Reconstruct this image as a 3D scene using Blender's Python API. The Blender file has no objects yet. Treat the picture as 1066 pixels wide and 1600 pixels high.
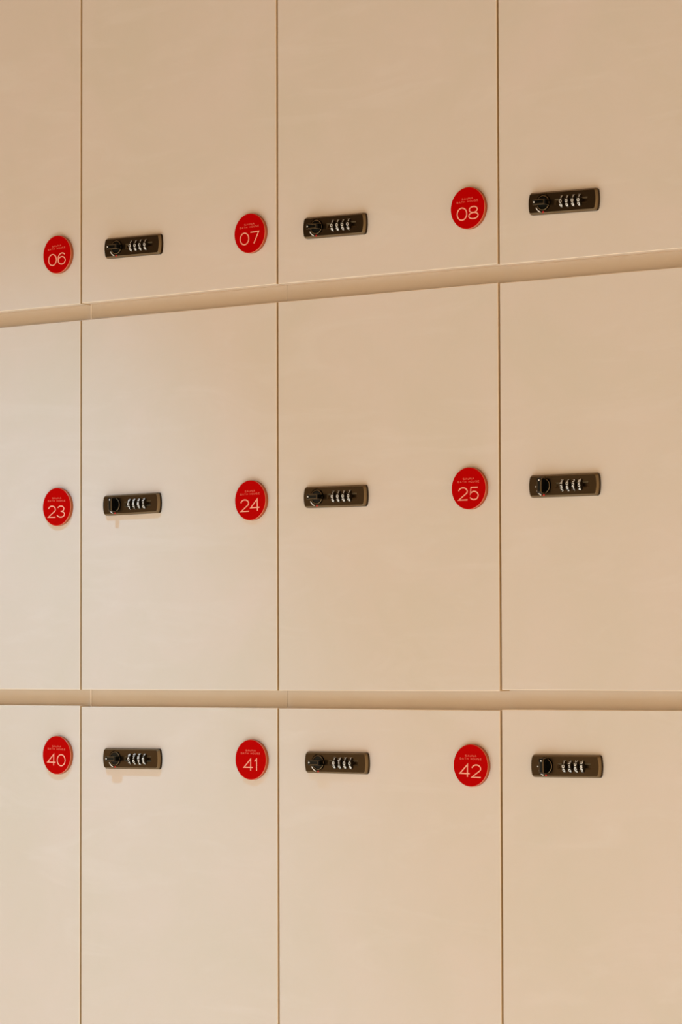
import bpy, bmesh, math, random
from mathutils import Vector, Matrix
random.seed(7)
PI = math.pi
S = bpy.context.scene
C = S.collection
MM = 0.001

# ------------------------------------------------------------------ camera
cam_d = bpy.data.cameras.new('camera')
cam = bpy.data.objects.new('camera', cam_d); C.objects.link(cam)
yaw, pit, rol = 0.66385, 0.04556, -0.00279
fw = Vector((-math.sin(yaw)*math.cos(pit), math.cos(yaw)*math.cos(pit), math.sin(pit)))
r0 = Vector((math.cos(yaw), math.sin(yaw), 0)); u0 = r0.cross(fw)
rr = r0*math.cos(rol)+u0*math.sin(rol); uu = -r0*math.sin(rol)+u0*math.cos(rol)
M = Matrix((( rr.x, uu.x, -fw.x, 2.54449), (rr.y, uu.y, -fw.y, -2.75678), (rr.z, uu.z, -fw.z, 1.49093), (0, 0, 0, 1)))
cam.matrix_world = M
cam_d.sensor_fit = 'VERTICAL'; cam_d.sensor_height = 36.0
cam_d.lens = 36.0*4990.72/1600.0
cam_d.clip_start = 0.05
S.camera = cam

# ------------------------------------------------------------------ world, lights, exposure
S.view_settings.view_transform = 'Standard'
S.view_settings.look = 'None'
S.view_settings.gamma = 1.0
S.view_settings.use_curve_mapping = False
S.view_settings.exposure = 0.0
W = bpy.data.worlds.new('world'); S.world = W; W.use_nodes = True
W.node_tree.nodes['Background'].inputs[0].default_value = (1.000, 0.768, 0.498, 1)
W.node_tree.nodes['Background'].inputs[1].default_value = 1.622

def spot(name, loc, target, energy, color, size, blend, radius):
    d = bpy.data.lights.new(name, 'SPOT'); d.energy = energy; d.color = color
    d.spot_size = math.radians(size); d.spot_blend = blend; d.shadow_soft_size = radius
    o = bpy.data.objects.new(name, d); C.objects.link(o); o.location = loc
    o.rotation_euler = (Vector(target)-Vector(loc)).to_track_quat('-Z', 'Y').to_euler()
    return o
def area(name, loc, target, energy, color, sx, sy):
    d = bpy.data.lights.new(name, 'AREA'); d.energy = energy; d.color = color
    d.shape = 'RECTANGLE'; d.size = sx; d.size_y = sy
    o = bpy.data.objects.new(name, d); C.objects.link(o); o.location = loc
    o.rotation_euler = (Vector(target)-Vector(loc)).to_track_quat('-Z', 'Y').to_euler()
    return o
spot('ceiling_spotlight', (0.17, -0.75, 2.62), (-0.40, 0.0, 0.50), 54.5, (0.215, 0.600, 1.000), 62, 1.0, 0.012)
for x_, y_ in ((-0.9, -1.25), (0.2, -1.25), (1.3, -1.25), (-0.3, -2.4), (1.0, -2.4)):
    spot('ceiling_downlight', (x_, y_, 2.75), (x_, y_-.05, 0.0), 748.1, (0.334, 0.630, 1.000), 66, 0.6, 0.04)

# ------------------------------------------------------------------ materials
def mat(name, col, rough=0.5, metal=0.0, coat=0.0, spec=0.5):
    m = bpy.data.materials.new(name); m.use_nodes = True
    b = m.node_tree.nodes['Principled BSDF']
    b.inputs['Base Color'].default_value = (*col, 1); b.inputs['Roughness'].default_value = rough
    b.inputs['Metallic'].default_value = metal; b.inputs['Coat Weight'].default_value = coat
    b.inputs['Specular IOR Level'].default_value = spec
    return m
def clouded(name, c1, c2, c3, rough):
    """trowelled mineral paint: broad clouds, fine diagonal streaks"""
    m = mat(name, c1, rough); nt = m.node_tree; N = nt.nodes; L = nt.links
    b = N['Principled BSDF']
    g = N.new('ShaderNodeNewGeometry')
    n1 = N.new('ShaderNodeTexNoise'); n1.inputs['Scale'].default_value = 6.5
    n1.inputs['Detail'].default_value = 5; n1.inputs['Roughness'].default_value = 0.55; n1.inputs['Distortion'].default_value = 0.7
    mp = N.new('ShaderNodeMapping'); mp.inputs['Rotation'].default_value = (0, 0.95, 0); mp.inputs['Scale'].default_value = (2.0, 1.0, 8.0)
    n2 = N.new('ShaderNodeTexNoise'); n2.inputs['Scale'].default_value = 2.6
    n2.inputs['Detail'].default_value = 6; n2.inputs['Roughness'].default_value = 0.6; n2.inputs['Distortion'].default_value = 1.6
    L.new(g.outputs['Position'], n1.inputs['Vector']); L.new(g.outputs['Position'], mp.inputs['Vector']); L.new(mp.outputs[0], n2.inputs['Vector'])
    r1 = N.new('ShaderNodeValToRGB'); r1.color_ramp.elements[0].position = 0.32; r1.color_ramp.elements[1].position = 0.68
    r1.color_ramp.elements[0].color = (*c1, 1); r1.color_ramp.elements[1].color = (*c2, 1)
    r2 = N.new('ShaderNodeValToRGB'); r2.color_ramp.elements[0].position = 0.52; r2.color_ramp.elements[1].position = 0.8
    r2.color_ramp.elements[0].color = (0, 0, 0, 1); r2.color_ramp.elements[1].color = (0.5, 0.5, 0.5, 1)
    mx = N.new('ShaderNodeMixRGB'); mx.inputs[2].default_value = (*c3, 1)
    L.new(n1.outputs[0], r1.inputs[0]); L.new(n2.outputs[0], r2.inputs[0])
    L.new(r2.outputs[0], mx.inputs[0]); L.new(r1.outputs[0], mx.inputs[1]); L.new(mx.outputs[0], b.inputs['Base Color'])
    n3 = N.new('ShaderNodeTexNoise'); n3.inputs['Scale'].default_value = 260; n3.inputs['Detail'].default_value = 3
    L.new(g.outputs['Position'], n3.inputs['Vector'])
    bp = N.new('ShaderNodeBump'); bp.inputs['Strength'].default_value = 0.06; bp.inputs['Distance'].default_value = 0.0006
    L.new(n3.outputs[0], bp.inputs['Height']); L.new(bp.outputs[0], b.inputs['Normal'])
    return m
M_door = clouded('mineral_paint', (0.70, 0.585, 0.475), (0.735, 0.60, 0.505), (0.77, 0.655, 0.565), 0.52)
M_edge = mat('door_edge', (0.66, 0.46, 0.24), 0.5)
M_edge_lit = mat('door_edge_lit', (0.92, 0.74, 0.56), 0.5)  # paler door edges: bounce light and bevel glints put into the colour
M_carc = clouded('carcass_paint', (0.63, 0.53, 0.43), (0.655, 0.55, 0.455), (0.67, 0.57, 0.475), 0.55)
M_joint = mat('pale_edging', (0.84, 0.73, 0.62), 0.5)
M_lock = mat('bronze_black', (0.044, 0.027, 0.013), 0.30, 0.9, 0.0, 0.2)
M_bronze_lit = mat('bronze_lit_edge', (0.19, 0.12, 0.055), 0.45, 0.55, 0.0, 0.3)  # lighter bronze: light caught by bevels, slot walls and knob edges painted in
M_knob = mat('gloss_black', (0.004, 0.004, 0.003), 0.2, 0.0, 0.0, 0.12)
M_dial = mat('dial_black', (0.03, 0.019, 0.010), 0.3, 0.5, 0.0, 0.2)
M_white = mat('dial_white', (0.86, 0.80, 0.72), 0.45)
M_mark = mat('red_mark', (0.62, 0.012, 0.012), 0.4)
M_red = mat('red_acrylic', (0.50, 0.0, 0.0), 0.35, 0.0, 0.0, 0.02)
M_rim = mat('red_acrylic_edge', (0.42, 0.10, 0.03), 0.3, 0.0, 0.0, 0.2)
M_bev_lit = mat('red_acrylic_bevel_lit', (0.62, 0.13, 0.06), 0.25, 0.0, 0.0, 0.4)  # salmon ring: the disc bevel's highlight is painted into its colour
M_num = mat('pink_print', (0.93, 0.39, 0.26), 0.5)
M_text = mat('fine_print', (0.74, 0.12, 0.07), 0.5)
M_floor = clouded('floor_screed', (0.50, 0.36, 0.25), (0.55, 0.40, 0.28), (0.6, 0.45, 0.33), 0.5)
M_ceil = clouded('ceiling_paint', (0.20, 0.135, 0.09), (0.21, 0.14, 0.095), (0.22, 0.15, 0.10), 0.8)

# ------------------------------------------------------------------ mesh helpers
def link(name, bm, mats, parent=None, loc=(0, 0, 0), smooth=False):
    bmesh.ops.recalc_face_normals(bm, faces=bm.faces[:])
    me = bpy.data.meshes.new(name); bm.to_mesh(me); bm.free()
    for m in (mats if isinstance(mats, (list, tuple)) else [mats]): me.materials.append(m)
    if smooth:
        for p in me.polygons: p.use_smooth = True
    o = bpy.data.objects.new(name, me); C.objects.link(o); o.location = loc
    if parent: o.parent = parent
    return o
def box(bm, x0, x1, y0, y1, z0, z1, mi=0):
    v = [bm.verts.new((x, y, z)) for x in (x0, x1) for y in (y0, y1) for z in (z0, z1)]
    fs = [bm.faces.new([v[i] for i in q]) for q in ((0, 1, 3, 2), (4, 6, 7, 5), (0, 4, 5, 1), (2, 3, 7, 6), (0, 2, 6, 4), (1, 5, 7, 3))]
    for f in fs: f.material_index = mi
    return fs
def structure(name, x0, x1, y0, y1, z0, z1, m):
    bm = bmesh.new(); box(bm, x0, x1, y0, y1, z0, z1)
    o = link(name, bm, m); o['kind'] = 'structure'; return o
def loft(bm, rings, cap0=True, cap1=True, mi=0, mi_cap1=None, mi_list=None):
    """rings: lists of (x,y,z) of equal length, first ring at the back"""
    vs = [[bm.verts.new(p) for p in r] for r in rings]
    n = len(vs[0])
    for k in range(len(vs)-1):
        for i in range(n):
            f = bm.faces.new((vs[k][i], vs[k][(i+1) % n], vs[k+1][(i+1) % n], vs[k+1][i]))
            f.material_index = mi_list[k] if mi_list else mi
            f.smooth = True
    if cap0: f = bm.faces.new(vs[0]); f.material_index = mi
    if cap1: f = bm.faces.new(vs[-1]); f.material_index = mi if mi_cap1 is None else mi_cap1
    return vs
def circle(r, y, n=64, cx=0, cz=0):
    return [(cx+r*math.cos(2*PI*i/n), y, cz+r*math.sin(2*PI*i/n)) for i in range(n)]

# stroke lettering: a glyph is a list of polylines in a 1 x 1 cell (x right, z up)
def arc(cx, cz, rx, rz, a0, a1, n=20):
    return [(cx+rx*math.cos(math.radians(a0+(a1-a0)*i/n)), cz+rz*math.sin(math.radians(a0+(a1-a0)*i/n))) for i in range(n+1)]
GL = {
 '0': [arc(.5, .5, .5, .5, 90, 450, 40)],
 '1': [[(0, .80), (.85, 1.0), (.85, 0)]],
 '2': [arc(.5, .70, .47, .30, 172, -30, 22)+[(.02, 0), (1, 0)]],
 '3': [arc(.48, .755, .42, .245, 160, -90, 22), arc(.48, .26, .50, .26, 90, -165, 24)],
 '4': [[(.76, 0), (.76, 1), (0, .28), (.70, .28)], [(.70, .28), (1, .28)]],
 '5': [[(.92, 1), (.17, 1), (.09, .47)]+arc(.5, .335, .47, .335, 140, -155, 26)],
 '6': [arc(.5, .335, .48, .335, 0, 360, 36), arc(.56, .5, .54, .5, 42, 200, 20)],
 '7': [[(0, 1), (1, 1), (.38, 0)]],
 '8': [arc(.5, .755, .43, .245, 0, 360, 30), arc(.5, .255, .5, .255, 0, 360, 32)],
 '9': [arc(.5, .665, .48, .335, 0, 360, 36), arc(.44, .5, .54, .5, 222, 380, 20)],
 'S': [arc(.5, .75, .45, .25, 30, 270, 14)+arc(.5, .25, .48, .25, 90, -150, 14)],
 'A': [[(0, 0), (.5, 1), (1, 0)], [(.2, .36), (.8, .36)]],
 'U': [[(.05, 1), (.05, .42)]+arc(.5, .42, .45, .42, 180, 360, 16)+[(.95, .42), (.95, 1)]],
 'N': [[(.05, 0), (.05, 1), (.95, 0), (.95, 1)]],
 'B': [[(.08, 0), (.08, 1), (.6, 1)]+arc(.6, .76, .30, .24, 90, -90, 10)+[(.08, .52)], [(.6, .52)]+arc(.62, .26, .34, .26, 90, -90, 12)+[(.08, 0)]],
 'T': [[(0, 1), (1, 1)], [(.5, 1), (.5, 0)]],
 'H': [[(.06, 0), (.06, 1)], [(.94, 0), (.94, 1)], [(.06, .5), (.94, .5)]],
 'O': [arc(.5, .5, .5, .5, 90, 450, 32)],
 'E': [[(.95, 1), (.08, 1), (.08, 0), (.95, 0)], [(.08, .52), (.85, .52)]],
}
def ribbon(bm, pts, w, fn, h, mi=0):
    """flat printed stroke of width w along pts; fn maps (x,z,height) to a point"""
    P = [Vector(p) for p in pts]
    closed = (P[0]-P[-1]).length < 1e-7
    if closed: P = P[:-1]
    n = len(P); L = []; R = []
    for i in range(n):
        a = P[(i-1) % n] if (closed or i > 0) else None
        b = P[(i+1) % n] if (closed or i < n-1) else None
        d0 = (P[i]-a).normalized() if a is not None else (b-P[i]).normalized()
        d1 = (b-P[i]).normalized() if b is not None else d0
        n0 = Vector((-d0.y, d0.x)); n1 = Vector((-d1.y, d1.x))
        mt = n0+n1
        if mt.length < 1e-3: mt = n0
        mt.normalize(); k = 1/max(0.38, mt.dot(n0))
        L.append(P[i]+mt*w/2*k); R.append(P[i]-mt*w/2*k)
    top = [(bm.verts.new(fn(l.x, l.y, h)), bm.verts.new(fn(r.x, r.y, h))) for l, r in zip(L, R)]
    bot = [(bm.verts.new(fn(l.x, l.y, 0)), bm.verts.new(fn(r.x, r.y, 0))) for l, r in zip(L, R)]
    for i in range(n if closed else n-1):
        j = (i+1) % n
        for q in ((top[i][0], top[i][1], top[j][1], top[j][0]), (bot[i][0], bot[j][0], bot[j][1], bot[i][1]),
                  (top[i][0], top[j][0], bot[j][0], bot[i][0]), (top[i][1], bot[i][1], bot[j][1], top[j][1])):
            f = bm.faces.new(q); f.material_index = mi
def glyph(bm, ch, x0, z0, w, h, sw, fn, t, mi=0):
    for k, pl in enumerate(GL[ch]):
        ribbon(bm, [(x0+sw/2+p[0]*(w-sw), z0+sw/2+p[1]*(h-sw)) for p in pl], sw, fn, t*(1+.3*k), mi)

# ------------------------------------------------------------------ room shell
TH = 0.018      # door thickness
structure('floor', -6.0, 3.6, -4.2, 0.6, -0.05, 0.0, M_floor)
structure('added_header', -6.0, 3.6, -4.30, -4.20, 2.20, 2.80, M_ceil)  # unseen header, added to darken reflections in the upper locks
structure('ceiling', -6.0, 3.6, -4.2, 0.6, 2.80, 2.85, M_ceil)
structure('wall_back', -2.6, 3.6, 0.50, 0.60, 0.0, 2.80, M_door)
structure('wall_lower', -2.6, 3.6, TH+0.002, 0.495, 0.0, 0.985, M_carc)
structure('wall_left', -2.6, -0.3005, 0.0, 0.495, 0.99, 2.80, M_door)
structure('wall_right', 0.9045, 3.6, 0.0, 0.495, 0.99, 2.80, M_door)
structure('wall_upper', -0.2995, 0.9035, 0.0, 0.495, 2.345, 2.80, M_door)

# ------------------------------------------------------------------ prototypes (built once, at the origin, copied to the doors)
def boolean_cut(ob, cutters):
    for c in cutters:
        md = ob.modifiers.new('cut', 'BOOLEAN'); md.operation = 'DIFFERENCE'; md.object = c; md.solver = 'EXACT'
    bpy.context.view_layer.update()
    dg = bpy.context.evaluated_depsgraph_get()
    me = bpy.data.meshes.new_from_object(ob.evaluated_get(dg))
    ob.modifiers.clear(); old = ob.data; ob.data = me; bpy.data.meshes.remove(old)
    for c in cutters:
        m_ = c.data; bpy.data.objects.remove(c); bpy.data.meshes.remove(m_)

LW, LH, LT = 84.5*MM, 23.8*MM, 6.0*MM       # lock plate
KX = -23.4*MM                               # knob centre
DX, DP = 11.5*MM, 7.45*MM                   # dial bank centre, dial pitch
def plate_outline(w, h, y, rc, bulge):
    """rounded rectangle whose short ends bow outwards"""
    pts = []
    for sx, sz, a0 in ((1, 1, 0), (-1, 1, 90), (-1, -1, 180), (1, -1, 270)):
        for i in range(7):
            a = math.radians(a0+90*i/6)
            pts.append((sx*(w/2-rc)+rc*math.cos(a), sz*(h/2-rc)+rc*math.sin(a)))
    out = []
    n = len(pts)
    for i, p in enumerate(pts):
        out.append(p)
        q = pts[(i+1) % n]
        if abs(p[0]-q[0]) < 1e-6 and abs(p[1]-q[1]) > h*.4:
            for k in range(1, 6): out.append((p[0], p[1]+(q[1]-p[1])*k/6))
    return [(x+math.copysign(bulge*(1-(2*z/h)**2), x) if abs(x) > w/2-rc*1.01 else x, y, z) for x, z in out]
def make_plate():
    bm = bmesh.new()
    loft(bm, [plate_outline(LW, LH, 0, 2.6*MM, 1.6*MM), plate_outline(LW-.3*MM, LH-.3*MM, -3.0*MM, 2.6*MM, 1.6*MM),
              plate_outline(LW-1.9*MM, LH-2.2*MM, -4.9*MM, 2.2*MM, 1.6*MM), plate_outline(LW-3.6*MM, LH-4.0*MM, -LT, 1.4*MM, 1.6*MM)],
         mi_list=[0, 1, 1], mi_cap1=0)
    for f in bm.faces: f.smooth = False
    o = link('combination_lock', bm, [M_lock, M_bronze_lit])
    # slot behind the dials: flared pocket
    bm = bmesh.new()
    w0, h0, w1, h1 = 20.6*MM, 3.1*MM, 19.8*MM, 1.5*MM
    dz = -0.1*MM
    def rc(w, h, y): return [(DX-w, y, dz-h), (DX+w, y, dz-h), (DX+w, y, dz+h), (DX-w, y, dz+h)]
    loft(bm, [rc(w1, h1, -3.6*MM), rc(w0, h0, -LT), rc(w0+.3*MM, h0+.3*MM, -LT-1*MM)], mi_list=[1, 1])
    for f in bm.faces: f.smooth = False
    c1 = link('cutter', bm, [M_lock, M_bronze_lit])
    bm = bmesh.new()
    loft(bm, [circle(8.9*MM, -4.3*MM, 64, KX), circle(9.5*MM, -LT-1*MM, 64, KX)])
    for f in bm.faces: f.smooth = False
    c2 = link('cutter', bm, [M_lock, M_bronze_lit])
    boolean_cut(o, [c1, c2])
    return o
def make_knob():
    """round base with raised rim and a tall grip bar; built with the bar lying along x"""
    bm = bmesh.new()
    y0 = -4.2*MM
    loft(bm, [circle(7.9*MM, y0), circle(7.9*MM, -6.6*MM), circle(7.55*MM, -6.95*MM), circle(7.1*MM, -6.95*MM), circle(6.6*MM, -6.3*MM)], mi_list=[0, 2, 2, 0])
    # grip: side profile (length, protrusion) with rounded front corners, extruded over its width and bevelled
    R = 8.1*MM; top = -15.2*MM; r = 2.2*MM; hw = 2.9*MM
    prof = [(-R*0.93, -5.2*MM), (-R, -9*MM)]
    prof += [(-R+r-r*math.cos(math.radians(a)), top+r-r*math.sin(math.radians(a))) for a in range(0, 91, 15)]
    prof += [(R*.98-r+r*math.sin(math.radians(a)), top+r-r*math.cos(math.radians(a))) for a in range(0, 91, 15)]
    prof += [(R*.98, -9*MM), (R*0.93, -5.2*MM)]
    cxp, cyp = 0, -10.2*MM
    def sh(k, z): return [(cxp+(x-cxp)*(1-k/R), (cyp+(y-cyp)*(1-k/R/0.62)) if y < -8*MM else y, z) for x, y in prof]
    b2 = bmesh.new()
    loft(b2, [sh(.3*MM, -hw), sh(0, -hw+.3*MM), sh(0, hw-.3*MM), sh(.3*MM, hw)], mi_list=[2, 0, 2])
    for f in b2.faces: f.smooth = False
    me = bpy.data.meshes.new('t'); b2.to_mesh(me); b2.free(); bm.from_mesh(me); bpy.data.meshes.remove(me)
    nf = len(bm.faces)
    # white pointer dot on the end of the bar
    loft(bm, [circle(.85*MM, top-.02*MM+.3*MM, 20, -R+2.5*MM), circle(.85*MM, top-.12*MM, 20, -R+2.5*MM)], mi=1)
    # shallow sunk panel along the front of the bar is outlined by a thin lip, edge highlight painted bronze
    for z in (-1.9*MM, 1.9*MM):
        box(bm, -4.4*MM, 6.6*MM, top-.15*MM, top+.5*MM, z-.13*MM, z+.13*MM, 2)
    box(bm, 6.35*MM, 6.6*MM, top-.15*MM, top+.5*MM, -1.9*MM, 1.9*MM, 2)
    return link('turn_knob', bm, [M_knob, M_white, M_bronze_lit])
def make_dial():
    """ribbed wheel, axis along x, ten white numerals round the rim"""
    bm = bmesh.new(); R = 7.25*MM; hw = 1.95*MM; n = 60
    def ring(x, r): return [(x, r*math.cos(2*PI*i/n), r*math.sin(2*PI*i/n)) for i in range(n)]
    loft(bm, [ring(-hw, R*.5), ring(-hw, R*.95), ring(-hw*.8, R), ring(hw*.8, R), ring(hw, R*.95), ring(hw, R*.5)])
    for f in bm.faces: f.smooth = False
    gw, gh = 3.1*MM, 3.75*MM
    for d in range(10):
        a0 = math.radians(36*d)
        def fn(x, z, h, a0=a0):
            a = a0+z/R; r = R+.0*MM+h
            return (x, -r*math.cos(a), r*math.sin(a))
        w = gw if d != 1 else gw*.55
        # dense sampling so strokes hug the wheel
        for kk, pl in enumerate(GL[str(d)]):
            pts = [(-w/2+.35*MM+p[0]*(w-.7*MM), -gh/2+.35*MM+p[1]*(gh-.7*MM)) for p in pl]
            q = [pts[0]]
            for a, b in zip(pts, pts[1:]):
                m = max(1, int(math.dist(a, b)/(.6*MM)))
                q += [(a[0]+(b[0]-a[0])*k/m, a[1]+(b[1]-a[1])*k/m) for k in range(1, m+1)]
            ribbon(bm, q, .66*MM, fn, (.09+.03*kk)*MM, 1)
    return link('dial', bm, [M_dial, M_white])
def make_mark():
    bm = bmesh.new(); t = .12*MM
    fn = lambda x, z, h: (x, -LT-h+.02*MM, z)
    ribbon(bm, [(KX+10.1*MM*math.cos(math.radians(a)), 10.1*MM*math.sin(math.radians(a))) for a in range(207, 252, 4)], 1.0*MM, fn, t)
    loft(bm, [circle(.7*MM, -LT+.2*MM, 16, KX-10.3*MM, -.6*MM), circle(.7*MM, -LT-.1*MM, 16, KX-10.3*MM, -.6*MM)])
    return link('open_mark', bm, M_white)
def make_redmark():
    bm = bmesh.new()
    fn = lambda x, z, h: (x, -LT-h+.02*MM, z)
    ribbon(bm, [(KX+10.0*MM*math.cos(math.radians(a)), 9.7*MM*math.sin(math.radians(a))) for a in (264, 268, 272, 276)], 1.7*MM, fn, .14*MM)
    return link('locked_mark', bm, M_mark)
P_plate = make_plate(); P_knob = make_knob(); P_dial = make_dial(); P_mark = make_mark(); P_red = make_redmark()
DR = 22.6*MM; DT = 4.5*MM
def make_disc():
    bm = bmesh.new(); n = 128
    loft(bm, [circle(DR-.15*MM, 0, n), circle(DR, -.3*MM, n), circle(DR, -DT+.75*MM, n), circle(DR-.15*MM, -DT+.35*MM, n), circle(DR-.6*MM, -DT, n)],
         mi_list=[1, 1, 2, 2], mi_cap1=0)
    return link('number_disc', bm, [M_red, M_rim, M_bev_lit])
P_disc = make_disc()
def make_lettering():
    bm = bmesh.new(); fn = lambda x, z, h: (x, -DT-h+.01*MM, z)
    def line(txt, x0, x1, z0, h):
        n = len(txt); u = (x1-x0)/(n*1.0-.22+(-.25)*txt.count(' ')); x = x0
        for ch in txt:
            if ch == ' ': x += u*.75; continue
            glyph(bm, ch, x, z0, u*.78, h, .36*MM, fn, .06*MM); x += u
    line('SAUNA', -7.5*MM, 7.4*MM, 9.1*MM, 2.15*MM)
    line('BATH HOUSE', -14.3*MM, 14.1*MM, 5.95*MM, 2.15*MM)
    return link('lettering', bm, M_text)
P_text = make_lettering()
GW = {'0': 13.8, '1': 4.6, '2': 13.1, '3': 13.2, '4': 14.0, '5': 13.0, '6': 13.0, '7': 13.4, '8': 13.5, '9': 13.0}
def make_number(txt):
    bm = bmesh.new(); fn = lambda x, z, h: (x, -DT-h+.01*MM, z)
    gap = 1.35
    tot = sum(GW[c] for c in txt)+gap
    x = -tot/2-.2
    for c in txt:
        glyph(bm, c, x*MM, -12.85*MM, GW[c]*MM, 14.3*MM, 1.3*MM, fn, .08*MM); x += GW[c]+gap
    return link('numerals', bm, M_num)

used = set()
def put(proto, parent, loc, rot=(0, 0, 0)):
    if proto.name in used: o = proto.copy(); C.objects.link(o)
    else: o = proto; used.add(proto.name)
    o.parent = parent; o.location = loc; o.rotation_euler = rot
    return o

# ------------------------------------------------------------------ lockers
SX = [-299.5, 0.6, 298.2, 600.8, 904.0]      # door seams
G = 1.25                                     # half of the gap between doors
# per row and column: z of the door's lower/upper edge at its left and right side (bottom left, bottom right, top left, top right)
Z = {0: [(1907.0, 1907.2, 2340, 2340), (1907.7, 1908.5, 2340, 2340), (1908.3, 1907.3, 2340, 2340), (1906.3, 1905.2, 2340, 2340)],
     1: [(1454.4, 1454.3, 1887.6, 1887.6), (1454.4, 1454.6, 1887.6, 1888.0), (1454.6, 1455.3, 1888.0, 1887.4), (1456.5, 1456.3, 1886.7, 1886.0)],
     2: [(1002.5, 1002.5, 1435.3, 1435.5), (1002.5, 1002.5, 1434.7, 1435.1), (1002.5, 1002.5, 1435.0, 1435.0), (1002.5, 1002.5, 1436.0, 1436.7)]}
LOCK = {(0, 0): (-214.5, 1968, 0, 'h', (0, 0, 0, 0)), (0, 1): (85.3, 1967.9, -.7, 'h', (0, 0, 0, 0)), (0, 2): (382.5, 1966.1, -1.0, 'h', (0, 0, 0, 0)), (0, 3): (686.0, 1965.5, -1.4, 'h', (0, 0, 0, 0)),
        (1, 0): (-214.5, 1669, 0, 'h', (0, 0, 0, 0)), (1, 1): (83.2, 1668.7, .6, 'v', (8, 8, 8, 1)), (1, 2): (382.4, 1667.6, -.4, 'h', (0, 0, 0, 0)), (1, 3): (684.8, 1669.2, -.2, 'v', (3.4, 5.6, 2.0, 5.1)),
        (2, 0): (-214.5, 1376, 0, 'v', (0, 0, 0, 0)), (2, 1): (83.6, 1375.4, .4, 'h', (5, 6.6, 7.6, 6)), (2, 2): (383.2, 1376.1, .1, 'h', (0, 1, 0, 0)), (2, 3): (685.4, 1378.0, .5, 'v', (0, 1, 8.5, 8))}
DISC = {(0, 0): (-33.8, 1967.7, 2.6, '06'), (0, 1): (261.9, 1968.0, 1.6, '07'), (0, 2): (564.0, 1969.5, 1.8, '08'),
        (1, 0): (-33.8, 1669.2, -1.0, '23'), (1, 1): (262.1, 1667.3, 1.2, '24'), (1, 2): (563.6, 1670.2, 0.2, '25'),
        (2, 0): (-33.4, 1377.6, -1.0, '40'), (2, 1): (262.3, 1377.4, 0.0, '41'), (2, 2): (564.6, 1376.5, -1.0, '42')}
ROWN = ['top', 'middle', 'bottom']
LBL = {
 (0, 0): 'cream locker at the left of the top row, red disc 06 beside its right edge',
 (0, 1): 'cream locker in the top row carrying the red disc 07 and a black lock',
 (0, 2): 'cream locker in the top row carrying the red disc 08 and a black lock',
 (0, 3): 'cream locker right of disc 08, its lock in view but no disc',
 (1, 0): 'cream locker at the left of the middle row, red disc 23 beside its right edge',
 (1, 1): 'cream locker in the middle row carrying red disc 24, its lock knob turned upright',
 (1, 2): 'cream locker in the middle row carrying the red disc 25, its lock knob turned sideways',
 (1, 3): 'cream locker right of disc 25, its lock in view but no disc',
 (2, 0): 'cream locker at the left of the bottom row, red disc 40 beside its right edge',
 (2, 1): 'cream locker in the bottom row carrying the red disc 41 and a bronze-black lock',
 (2, 2): 'cream locker in the bottom row carrying the red disc 42 and a bronze-black lock',
 (2, 3): 'cream locker right of disc 42, its lock in view but no disc'}
CZ = {0: (1.9095, 2.342), 1: (1.4580, 1.8850), 2: (1.0000, 1.4335)}
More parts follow.
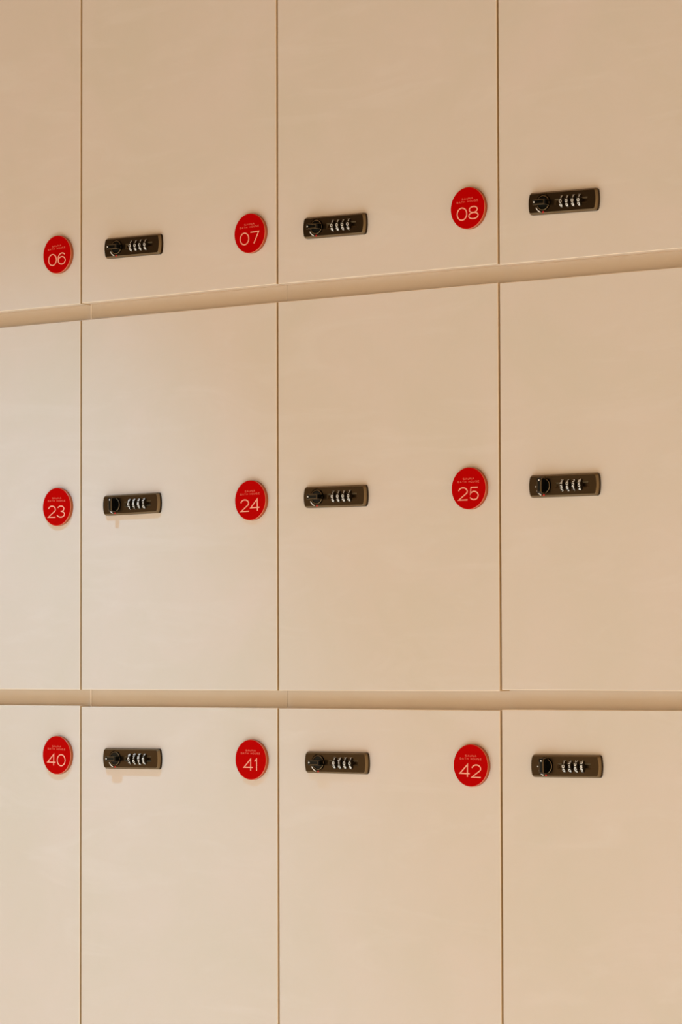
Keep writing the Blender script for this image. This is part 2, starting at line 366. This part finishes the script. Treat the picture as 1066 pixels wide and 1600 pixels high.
# boards behind the grip channels, jointed at the locker seams, with one pale edging strip
for n_, (za, zb) in enumerate(((1.8852, 1.9093), (1.4337, 1.4578))):
    bm = bmesh.new(); ed = [-299.5, 0.6, 297.6, 904.0]
    for a, b in zip(ed, ed[1:]):
        box(bm, a*MM+.0002, b*MM-.0002, TH, 0.494, za, zb)
    for f in box(bm, .0003, .0022, TH-.0009, TH+.0005, za, zb): f.material_index = 1
    o = link('trim_%d' % (n_+1), bm, [M_carc, M_joint]); o['kind'] = 'structure'
for r in range(3):
    for c in range(4):
        x0, x1 = SX[c], SX[c+1]
        base = Vector(((x0+x1)/2*MM, 0.25, CZ[r][0]))
        t = bpy.data.objects.new('locker', None); C.objects.link(t); t.location = base
        t.empty_display_size = 0.1
        t['label'] = LBL[(r, c)]; t['category'] = 'locker'; t['group'] = 'lockers in three rows'
        def loc(x, y, z): return (x*MM-base.x, y*MM-base.y, z*MM-base.z)
        # carcass: sides, top, bottom and back board behind the door
        bm = bmesh.new()
        cx0, cx1, cz0, cz1 = x0*MM+.00025, x1*MM-.00025, CZ[r][0]+.0002, CZ[r][1]-.0002
        cy0 = TH+.0006
        box(bm, cx0, cx0+.018, cy0, .49, cz0, cz1); box(bm, cx1-.018, cx1, cy0, .49, cz0, cz1)
        box(bm, cx0+.018, cx1-.018, cy0, .49, cz0, cz0+.018); box(bm, cx0+.018, cx1-.018, cy0, .49, cz1-.018, cz1)
        box(bm, cx0+.018, cx1-.018, .472, .49, cz0+.018, cz1-.018)
        bmesh.ops.translate(bm, verts=bm.verts[:], vec=-base)
        link('carcass', bm, M_carc, t)
        # door leaf
        bl, br, tl, tr = Z[r][c]
        bm = bmesh.new()
        fs = box(bm, 0, 1, 0, TH, 0, 1)
        for v in bm.verts:
            L = v.co.x < .5; U = v.co.z > .5
            z = (tl if L else tr) if U else (bl if L else br)
            v.co.x = ((x0+G) if L else (x1-G))*MM-base.x; v.co.z = z*MM-base.z; v.co.y -= base.y
        for f in bm.faces: f.material_index = 1
        fr = [f for f in bm.faces if all(abs(v.co.y+base.y) < 1e-6 for v in f.verts)][0]
        fr.material_index = 0
        bmesh.ops.bevel(bm, geom=list(fr.edges), offset=.0006, segments=2, affect='EDGES', profile=.5, material=1)
        bm.normal_update()
        for f in bm.faces:
            if f.material_index == 1 and abs(f.normal.x) < .99: f.material_index = 2
        link('door', bm, [M_door, M_edge, M_edge_lit], t)
        # lock
        lx, lz, tilt, st, val = LOCK[(r, c)]
        pl = put(P_plate, t, loc(lx, 0, lz), (0, -math.radians(tilt), 0))
        if pl is not P_plate: pl.name = 'combination_lock'
        ang = 0 if st == 'h' else math.radians(90)
        k = put(P_knob, pl, (KX, 0, 0), (0, ang, 0))
        put(P_mark, pl, (0, 0, 0)); put(P_red, pl, (0, 0, 0))
        for i in range(4):
            put(P_dial, pl, (DX+(i-1.5)*DP, -2.2*MM, -.1*MM), (math.radians(36*val[i]), 0, 0))
        # number disc
        if (r, c) in DISC:
            dx, dz, tw, num = DISC[(r, c)]
            d = put(P_disc, t, loc(dx, 0, dz), (0, -math.radians(tw), 0))
            put(P_text, d, (0, 0, 0))
            nn = make_number(num); nn.parent = d
